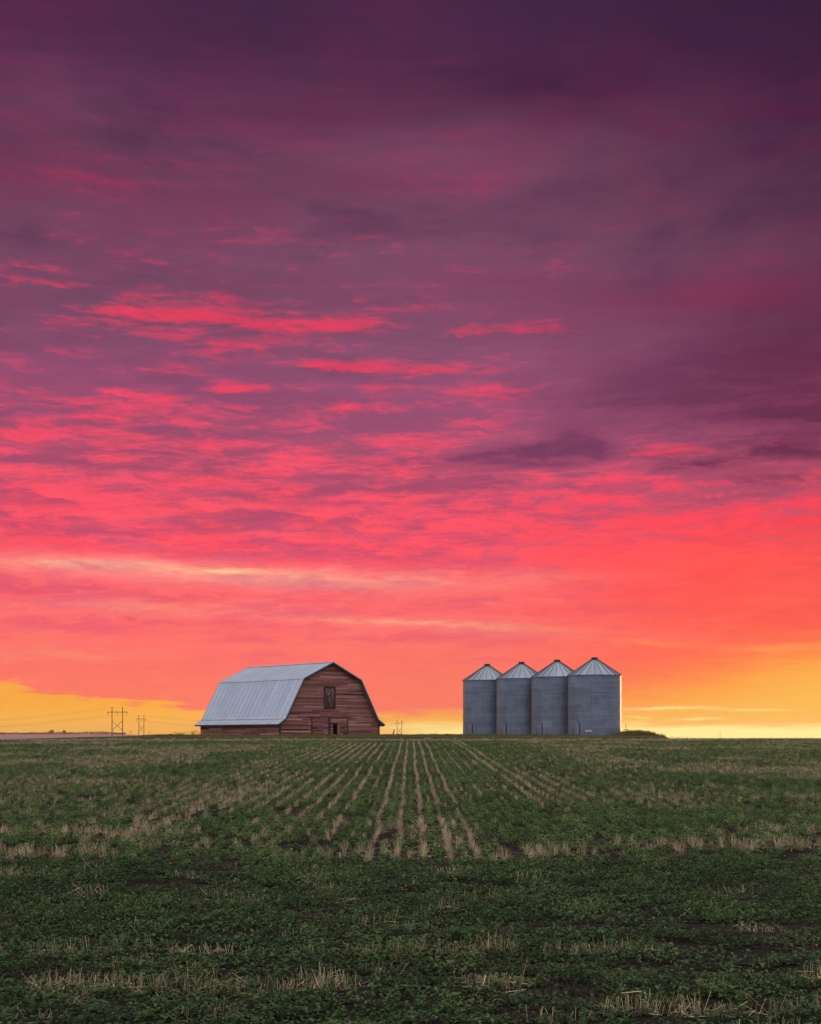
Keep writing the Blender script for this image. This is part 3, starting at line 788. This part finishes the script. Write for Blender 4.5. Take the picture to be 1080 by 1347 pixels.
def leaf(mb, base, ang, length, width, elev, tone, rn):
    """one folded, slightly drooping leaf blade"""
    ca, sa = math.cos(ang), math.sin(ang); ce, se = math.cos(elev), math.sin(elev)
    d = Vector((ca * ce, sa * ce, se)); sd_ = Vector((-sa, ca, 0)); up = sd_.cross(d) * -1
    b = Vector(base); fold = width * rn.uniform(.05, .3); tip = b + d * length - Vector((0, 0, length * rn.uniform(.05, .35)))
    mid = b + d * length * .5
    l1 = mid + sd_ * width * .5 + Vector((0, 0, fold)); r1 = mid - sd_ * width * .5 + Vector((0, 0, fold))
    mb.add([b, mid, tip, l1, r1], [(0, 3, 1), (1, 3, 2), (0, 1, 4), (1, 2, 4)], tone)
def crop_patch(seed, plants=6, leaves=11, size=.057, length=.5, width=.15, h=.10):
    rn = random.Random(seed); mb = MB()
    for k in range(plants):
        cx = rn.uniform(-width / 2, width / 2); cy = -length / 2 + length * (k + rn.uniform(.1, .9)) / plants; hh = h * rn.uniform(.6, 1.25)
        for j in range(leaves):
            a = rn.uniform(0, 6.283); z = hh * rn.uniform(.15, 1.0); rr = rn.uniform(0, .035)
            leaf(mb, (cx + math.cos(a) * rr, cy + math.sin(a) * rr, z), a + rn.uniform(-.5, .5), size * rn.uniform(.6, 1.25), size * rn.uniform(.45, .8), rn.uniform(-.3, .7), rn.random(), rn)
    return mb
def stalk(mb, b, tip, r, tone):
    b = Vector(b); tip = Vector(tip); n = 3; v = []
    for p, rr in ((b, r), (tip, r * .8)):
        for k in range(n): a = 2.09 * k; v.append((p.x + math.cos(a) * rr, p.y + math.sin(a) * rr, p.z))
    mb.add(v, [(0, 1, 4, 3), (1, 2, 5, 4), (2, 0, 3, 5), (3, 4, 5)], tone)
def stubble_patch(seed, n=24, hgt=.15, length=.5, width=.05, litter=8):
    rn = random.Random(seed); mb = MB()
    lean = rn.uniform(-.03, .03)
    for k in range(n):
        x = rn.gauss(0, width * .5); y = rn.uniform(-length / 2, length / 2); h = hgt * rn.uniform(.55, 1.2)
        w_ = .10 if rn.random() < .2 else .028
        stalk(mb, (x, y, -.01), (x + rn.gauss(lean, w_), y + rn.gauss(0, w_), h), rn.uniform(.0017, .0034), rn.random())
    for k in range(litter):
        x = rn.gauss(0, .09); y = rn.uniform(-length / 2, length / 2); a = rn.uniform(0, 6.283); l = rn.uniform(.04, .12)
        z = rn.uniform(.01, .05)
        p0 = Vector((x - math.cos(a) * l, y - math.sin(a) * l, z)); p1 = Vector((x + math.cos(a) * l, y + math.sin(a) * l, z + rn.uniform(-.01, .03)))
        sd_ = Vector((-math.sin(a), math.cos(a), 0)) * .004
        mb.add([p0 - sd_, p0 + sd_, p1 + sd_, p1 - sd_], [(0, 1, 2, 3)], rn.random())
    return mb
def blade_tuft(seed, n=14, h=.4, spread=.16, droop=.3):
    rn = random.Random(seed); mb = MB()
    for k in range(n):
        a = rn.uniform(0, 6.283); r = rn.uniform(0, spread); hh = h * rn.uniform(.5, 1.1); w_ = rn.uniform(.006, .014)
        b = Vector((math.cos(a) * r, math.sin(a) * r, -.02)); la = rn.uniform(0, 6.283); ln = rn.uniform(0, droop)
        m_ = b + Vector((math.cos(la) * ln * hh * .35, math.sin(la) * ln * hh * .35, hh * .6)); t_ = b + Vector((math.cos(la) * ln * hh, math.sin(la) * ln * hh, hh))
        s = Vector((-math.sin(a * 3), math.cos(a * 3), 0)) * w_
        mb.add([b - s, b + s, m_ + s * .8, m_ - s * .8, t_], [(0, 1, 2, 3), (3, 2, 4)], rn.random())
    return mb

def view_half(y): return y * .288 * 1.12 + 5.0
# --- how much stubble shows and how thick the crop stands, at any point of the field
def ell(x, y, cx, cy, rx, ry, p=2): return np.exp(-(np.abs((x - cx) / rx) ** p + np.abs((y - cy) / ry) ** p))
def stubble_amount(x, y, k):
    """x, y world, k = drill row number (rows run away from the camera in the main field)"""
    odd = (k % 2 == 1)
    n = vnoise(x / 2.2, y / 7, 11, 4); nb = vnoise(x / 6 + 9, y / 16, 12, 3)
    s = np.zeros_like(x)
    cen = odd & (k >= -3) & (k <= 5)
    s = np.where(cen & (y > 24), .95 * sm(130, 118, y) * (.10 + 1.15 * n), s)
    s = np.where((~odd) & (k >= -4) & (k <= 6) & (y > 24), .28 * n * sm(60, 40, y), s)
    lft = odd & (k >= -31) & (k <= -6)
    s = np.where(lft & (y > 27), np.clip((n - .30) * 3.2, 0, 1) * .85 * sm(122, 112, y) * (.35 + .65 * sm(28, 42, y)), s)
    s = np.where(odd & (k >= 15) & (k <= 17) & (y > 44), .9 * sm(126, 118, y) * (.5 + n * .7), s)
    s = np.where(odd & (k >= 15) & (k <= 23) & (y > 37) & (y < 58), .85 * sm(37, 41, y) * sm(58, 52, y) * (.4 + n), s)
    s = np.maximum(s, odd * .9 * ell(x, y, 7.6, 42, 1.7, 5) * (.5 + n))
    # turning strip on the left
    cx = -5.9 + (y - 28) * .052; s = np.maximum(s, .75 * np.exp(-((x - cx) / .55) ** 2) * sm(26, 29, y) * sm(60, 46, y) * (.4 + n))
    # patchy far sides
    far = np.clip((vnoise(x / 3.4 + 3, y / 5.0, 15, 4) - .47) * 7, 0, 1) * sm(6, 11, np.abs(x)) * sm(30, 45, y)
    s = np.maximum(s, far * (.30 + .55 * odd))
    # ends of the rows, taller tufts
    s = np.maximum(s, np.where((k % 2 == 1) & (k >= -5) & (k <= 9), 1.0, .35) * ell(x, y, .3, 24.9, 2.6, .8, 4) * (y > 23.8))
    s = np.maximum(s, 1.0 * ell(x, y, -7.8, 25.2, 2.7, .8, 4)); s = np.maximum(s, .95 * ell(x, y, -7.6, 29.4, 3.0, .8, 4) * (.6 + .5 * odd))
    s = np.maximum(s, .8 * ell(x, y, 6.6, 26.9, 2.4, 1.0, 4) * (.4 + n)); s = np.maximum(s, .6 * ell(x, y, 2.6, 25.6, 1.3, .6, 4) * (.4 + n))
    s = np.maximum(s, .6 * ell(x, y, 7.4, 30, 1.6, 1.3, 2) * (.4 + n)); s = np.maximum(s, .4 * ell(x, y, -3.2, 27, 2.2, 1.4, 2) * (.3 + n))
    s = s + (.13 + .30 * (nb > .48)) * odd * sm(30, 40, y) * (.4 + n)
    return np.clip(s, 0, 1)
def head_stubble(x, y):
    n = vnoise(x / 1.1, y / .8, 21, 3)
    s = .95 * ell(x, y, .75, 15.05, 1.5, .13, 4) + .5 * ell(x, y, -3.2, 15.1, 2.6, .13, 4) * (n > .45)
    s = s + .8 * np.exp(-((y - 13.35 - .1 * np.sin(x * .6)) / .16) ** 2) * (n > .40) + .45 * np.exp(-((y - 14.1) / .12) ** 2) * (n > .62) * (x > .8)
    s = s + .8 * ell(x, y, 2.7, 12.05, 1.4, .16, 4) + .7 * ell(x, y, -3.5, 12.6, .8, .14, 4) + .3 * ell(x, y, -3.0, 14.2, 1.5, .14, 4)
    s = s + .3 * ell(x, y, .2, 19.2, 2.0, .2, 4) * (n > .55) + .4 * ell(x, y, -6.3, 22, 1.0, .35) + .3 * ell(x, y, 3.5, 18.3, 2.0, .2, 4) * (n > .55)
    s = s + .3 * ell(x, y, -1.5, 12.9, 1.2, .3) * (n > .5)
    return np.clip(s, 0, 1)
def crop_amount(x, y):
    n = vnoise(x / 1.6, y / 2.6, 31, 4)
    c = .93 - .12 * sm(40, 60, y) - .45 * np.clip((n - .58) * 5, 0, 1)
    head = sm(24.6, 23.6, y)
    gap = .8 * ell(x, y, 4.8, 25.4, 2.4, .16, 4) + .55 * ell(x, y, -.6, 22.2, 1.1, .25) + .7 * np.exp(-((y - 16.55 - .12 * np.sin(x * .9)) / .22) ** 2) * (vnoise(x / 1.4, y, 41, 2) > .42) \
        + .6 * ell(x, y, 1.6, 20.4, 1.3, .3) + .5 * ell(x, y, -4.4, 21.0, 1.6, .3) + .6 * np.exp(-((y - 13.75) / .12) ** 2) * (x < .6) + .5 * ell(x, y, 2.4, 16.9, 1.8, .25, 4) \
        + .5 * np.exp(-((y - 18.0) / .16) ** 2) * (vnoise(x / 1.2, y, 43, 2) > .55)
    return np.clip(c - gap, .04, 1)

def build_field():
    rs = np.random.RandomState(5)
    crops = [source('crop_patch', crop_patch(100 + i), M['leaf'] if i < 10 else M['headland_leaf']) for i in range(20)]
    stubs = [source('stubble_patch', stubble_patch(200 + i, litter=10), M['straw']) for i in range(8)]
    P, Rr, Sc, V = [], [], [], []
    Q, Qr, Qs, QV = [], [], [], []
    RS = .235
    # main field: rows away from the camera
    SEG = .5
    ys = np.arange(24.0, 172.0, SEG); kk = np.arange(-260, 261)
    K, Y = np.meshgrid(kk, ys); X = K * RS
    m = (np.abs(X) < view_half(Y)) & ~((yard(X, Y) > .02)) & ~((Y > 125) & (X > -62) & (X < 30))
    K, X, Y = K[m], X[m], Y[m]
    X = X + (vnoise(X * 0, Y / 5.0, 51, 2) - .5) * .10 + rs.normal(0, .012, len(X)); Y = Y + rs.uniform(-.1, .1, len(Y))
    st = stubble_amount(X, Y, K); cr = crop_amount(X, Y) * (1 - .86 * np.clip(st * 1.15, 0, 1))
    keep = rs.rand(len(X)) < cr
    x, y = X[keep], Y[keep]; n = len(x)
    z = ground_z(x, y)
    P.append(np.stack([x, y, z], 1)); flip = rs.randint(0, 2, n) * math.pi
    Rr.append(np.stack([np.zeros(n), np.zeros(n), flip + rs.normal(0, .08, n)], 1))
    s = rs.uniform(.6, 1.35, n) * (.85 + .35 * vnoise(x / 3, y / 5, 61, 2)); Sc.append(np.stack([s, np.full(n, 1.05), s], 1)); V.append(rs.randint(0, 10, n))
    keep = rs.rand(len(X)) < st; x, y = X[keep], Y[keep]; n = len(x)
    Q.append(np.stack([x, y, ground_z(x, y)], 1)); Qr.append(np.stack([rs.normal(0, .05, n), rs.normal(0, .05, n), rs.randint(0, 2, n) * math.pi + rs.normal(0, .1, n)], 1))
    s = rs.uniform(.8, 1.25, n); Qs.append(np.stack([s * np.where(y > 34, .72, .95), np.full(n, 1.0), s * (.85 + .25 * sm(34, 27, y))], 1)); QV.append(rs.randint(0, 8, n))
    # headland: rows run across
    ys = np.arange(9.2, 24.0, RS); xs = np.arange(-19, 19, .5)
    X, Y = np.meshgrid(xs, ys); X = X.ravel(); Y = Y.ravel()
    m = np.abs(X) < view_half(Y) + 5; X, Y = X[m], Y[m]
    X = X + rs.uniform(-.1, .1, len(X)); Y = Y + (vnoise(X / 3, Y / 9, 71, 2) - .5) * .12 + rs.normal(0, .015, len(X))
    hs = head_stubble(X, Y); cr = crop_amount(X, Y) * (1 - .6 * hs)
    for rep in range(2):
        keep = rs.rand(len(X)) < cr * (1 if rep == 0 else .55)
        x, y = X[keep] + (rs.uniform(-.25, .25, keep.sum()) if rep else 0), Y[keep] + (rs.normal(0, .07, keep.sum()) if rep else 0); n = len(x)
        P.append(np.stack([x, y, ground_z(x, y)], 1))
        Rr.append(np.stack([rs.normal(0, .06, n), rs.normal(0, .06, n), math.pi / 2 + rs.randint(0, 2, n) * math.pi + rs.normal(0, .15, n)], 1))
        s = rs.uniform(.6, 1.35, n); Sc.append(np.stack([s, np.full(n, 1.05), s], 1)); V.append(rs.randint(10, 20, n))
    for rep in range(3):
        xx = X + rs.uniform(-.25, .25, len(X)); yy = Y + rs.normal(0, .03, len(X)); hh = head_stubble(xx, yy)
        keep = rs.rand(len(X)) < hh * .8 + .012; x, y = xx[keep], yy[keep]; n = len(x)
        Q.append(np.stack([x, y, ground_z(x, y)], 1)); Qr.append(np.stack([rs.normal(0, .08, n), rs.normal(0, .12, n), math.pi / 2 + rs.randint(0, 2, n) * math.pi + rs.normal(0, .15, n)], 1))
        s = rs.uniform(.6, 1.2, n); Qs.append(np.stack([s, np.full(n, 1.0), s * .9], 1)); QV.append(rs.randint(0, 8, n))
    # pale straw strip in front of the yard
    n = 9000; x = rs.uniform(-62, 30, n); y = rs.uniform(125, 137, n); keep = rs.rand(n) < .25 + .75 * np.exp(-((y - 130.5 - 1.5 * np.sin(x / 9)) / 2.0) ** 2); x, y = x[keep], y[keep]; n = len(x)
    Q.append(np.stack([x, y, ground_z(x, y)], 1)); Qr.append(np.stack([np.zeros(n), np.zeros(n), rs.uniform(0, 6.28, n)], 1)); Qs.append(np.stack([np.full(n, 2.0), np.full(n, 1.2), rs.uniform(.5, 1.0, n)], 1)); QV.append(rs.randint(0, 8, n))
    cat = lambda l: np.concatenate(l)
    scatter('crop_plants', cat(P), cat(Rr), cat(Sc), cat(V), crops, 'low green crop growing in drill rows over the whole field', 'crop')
    scatter('stubble', cat(Q), cat(Qr), cat(Qs), cat(QV), stubs, 'pale cut stubble standing in rows between the crop', 'stubble')
    print('crop', sum(map(len, P)), 'stubble', sum(map(len, Q)))
    # yard grass
    n = 16000; x = rs.uniform(-60, 30, n); y = 133 + 37 * rs.rand(n) ** 1.6
    inside = (yard(x, y) > .02) | ((x > -62) & (x < 30) & (y < 141) & (rs.rand(n) < .5)); x, y = x[inside], y[inside]; n = len(x)
    tufts = [source('grass_tuft', blade_tuft(300 + i), M['grass']) for i in range(6)]
    s = rs.uniform(.5, 1.0, n) * (.7 + .7 * vnoise(x / 2.5, y / 2.5, 81, 2)) * np.where(y < 147, .26, .6) * np.where(x < -28, .3, 1.0)
    scatter('yard_grass', np.stack([x, y, ground_z(x, y)], 1), np.stack([np.zeros(n), np.zeros(n), rs.uniform(0, 6.28, n)], 1), np.stack([s * 2.2, s * 2.2, s], 1), rs.randint(0, 6, n), tufts, 'rough grass bank around the barn and the bins', 'grass')
    # tall weeds right of the nearest bin
    n = 900; x = rs.uniform(21.5, 26.3, n); y = rs.uniform(146, 153, n)
    weeds = [source('weed_tuft', blade_tuft(320 + i, 18, .8, .2, .4), M['weed']) for i in range(4)]
    s = (.45 + .45 * rs.rand(n)) * sm(20, 23, x) * sm(26.6, 26.0, x) * (.75 + .4 * vnoise(x * 2.5, y * 1.5, 97, 2))
    scatter('tall_weeds', np.stack([x, y, ground_z(x, y)], 1), np.stack([np.zeros(n), np.zeros(n), rs.uniform(0, 6.28, n)], 1), np.stack([s * 1.6, s * 1.6, s], 1), rs.randint(0, 4, n), weeds, 'tall golden weeds right of the nearest grain bin', 'weeds')
build_field()

def leafy(mb, c, rad, n, size, rn, flat=1.0):
    for _ in range(n):
        while True:
            p = Vector((rn.uniform(-1, 1), rn.uniform(-1, 1), rn.uniform(-1, 1)))
            if .25 < p.length < 1: break
        b = Vector(c) + Vector((p.x * rad[0], p.y * rad[1], p.z * rad[2]))
        leaf(mb, b, rn.uniform(0, 6.28), size * rn.uniform(.6, 1.3), size * rn.uniform(.5, .9), rn.uniform(-.6, .9), rn.random(), rn)
def build_shrubs():
    rn = random.Random(12)
    for x, y, h, w_, lab in ((-27.0, 166, .50, .9, 'leftmost low dry reddish shrub at the yard edge'), (-25.4, 166, .68, .8, 'tallest dry shrub in the middle of the three by the barn'), (-24.0, 165, .42, .7, 'small dry shrub nearest the barn corner')):
        zb = gz(x, y); t = empty('shrub', (x, y, zb)); tag(t, lab, 'shrub', 'dry shrubs left of the barn')
        s = MB()
        for k in range(9):
            a = rn.uniform(0, 6.28); r = rn.uniform(.1, .9) * w_
            s.tube([(0, 0, -.1), (math.cos(a) * r * .5, math.sin(a) * r * .5, h * .6), (math.cos(a) * r, math.sin(a) * r, h * rn.uniform(.8, 1.1))], [.02, .012, .005], 4)
        s.build('stems', M['pole_wood'], t)
        c = MB()
        for k in range(5): leafy(c, (rn.uniform(-w_, w_) * .7, rn.uniform(-.4, .4), h * rn.uniform(.45, .75)), (.42, .35, h * .38), 70, .07, rn)
        c.build('foliage', M['dryleaf'], t)
    # far trees on the hill at the left: two that stand out and the wood between
    D = 3300
    def hx(px_): return (px_ - 540) / 1875 * D
    for px_, h, r, lab in ((67.5, 14.0, 6.5, 'round far tree standing above the purple hill line'), (84.5, 11.5, 3.4, 'narrow far tree right of the round one')):
        x = hx(px_); t = empty('tree', (x, D, 10.6)); tag(t, lab, 'tree', 'far trees on the left horizon')
        tr = MB(); tr.tube([(0, 0, -1), (0, 0, h * .3), (.3, 0, h * .6)], [.6, .45, .2], 6)
        for k in range(4): a = k * 1.6; tr.tube([(0, 0, h * .3), (math.cos(a) * r * .5, math.sin(a) * r * .5, h * .55)], [.25, .1], 5)
        tr.build('trunk', M['pole_wood'], t)
        c = MB()
        for k in range(7): leafy(c, (rn.uniform(-.5, .5) * r, rn.uniform(-.5, .5) * r, h * rn.uniform(.42, .72)), (r * .62, r * .6, h * .2), 110, 1.6, rn)
        c.build('crown', M['fartree'], t)
    w = MB(); x = hx(-90)
    while x < hx(166):
        px_ = x / D * 1875 + 540
        h = 3.0 + 5.0 * float(vnoise(x / 30, 1, 91, 3)) * (1.25 if px_ > 112 else .85)
        leafy(w, (x, D + rn.uniform(-6, 6), 11.0 + h * .45), (5.5, 5, h * .6), 60, 2.6, rn); x += rn.uniform(2.5, 5)
    tag(w.build('woodland', M['fartree']), 'low hazy tree line along the left horizon', 'woodland', kind='stuff')
    w = MB(); D2 = 2300; x = (872 - 540) / 1875 * D2
    while x < (1250 - 540) / 1875 * D2:
        px_ = x / D2 * 1875 + 540
        h = (4.6 if px_ < 910 else 2.2) * (.5 + float(vnoise(x / 14, 4, 95, 3)))
        leafy(w, (x, D2, EYE - 1.2 + h * .4), (4, 4, h * .6), 26, 1.2, rn); x += rn.uniform(2.5, 4.5)
    tag(w.build('hedgerow', M['dryleaf']), 'thin dark hedge line along the right horizon', 'hedge', kind='stuff')
build_shrubs()

def build_haze():
    m = bpy.data.materials.new('haze'); m.use_nodes = True; t = m.node_tree; t.nodes.clear()
    v = t.nodes.new('ShaderNodeVolumePrincipled'); o = t.nodes.new('ShaderNodeOutputMaterial')
    v.inputs['Color'].default_value = (1.0, .80, .74, 1); v.inputs['Density'].default_value = .00008; v.inputs['Anisotropy'].default_value = .65
    t.links.new(v.outputs[0], o.inputs['Volume'])
    b = MB(); b.box(-3000, 3000, -450, 3900, -80, 30)
    tag(b.build('haze', m), 'thin dusk haze over the fields', 'haze', kind='stuff')
build_haze()
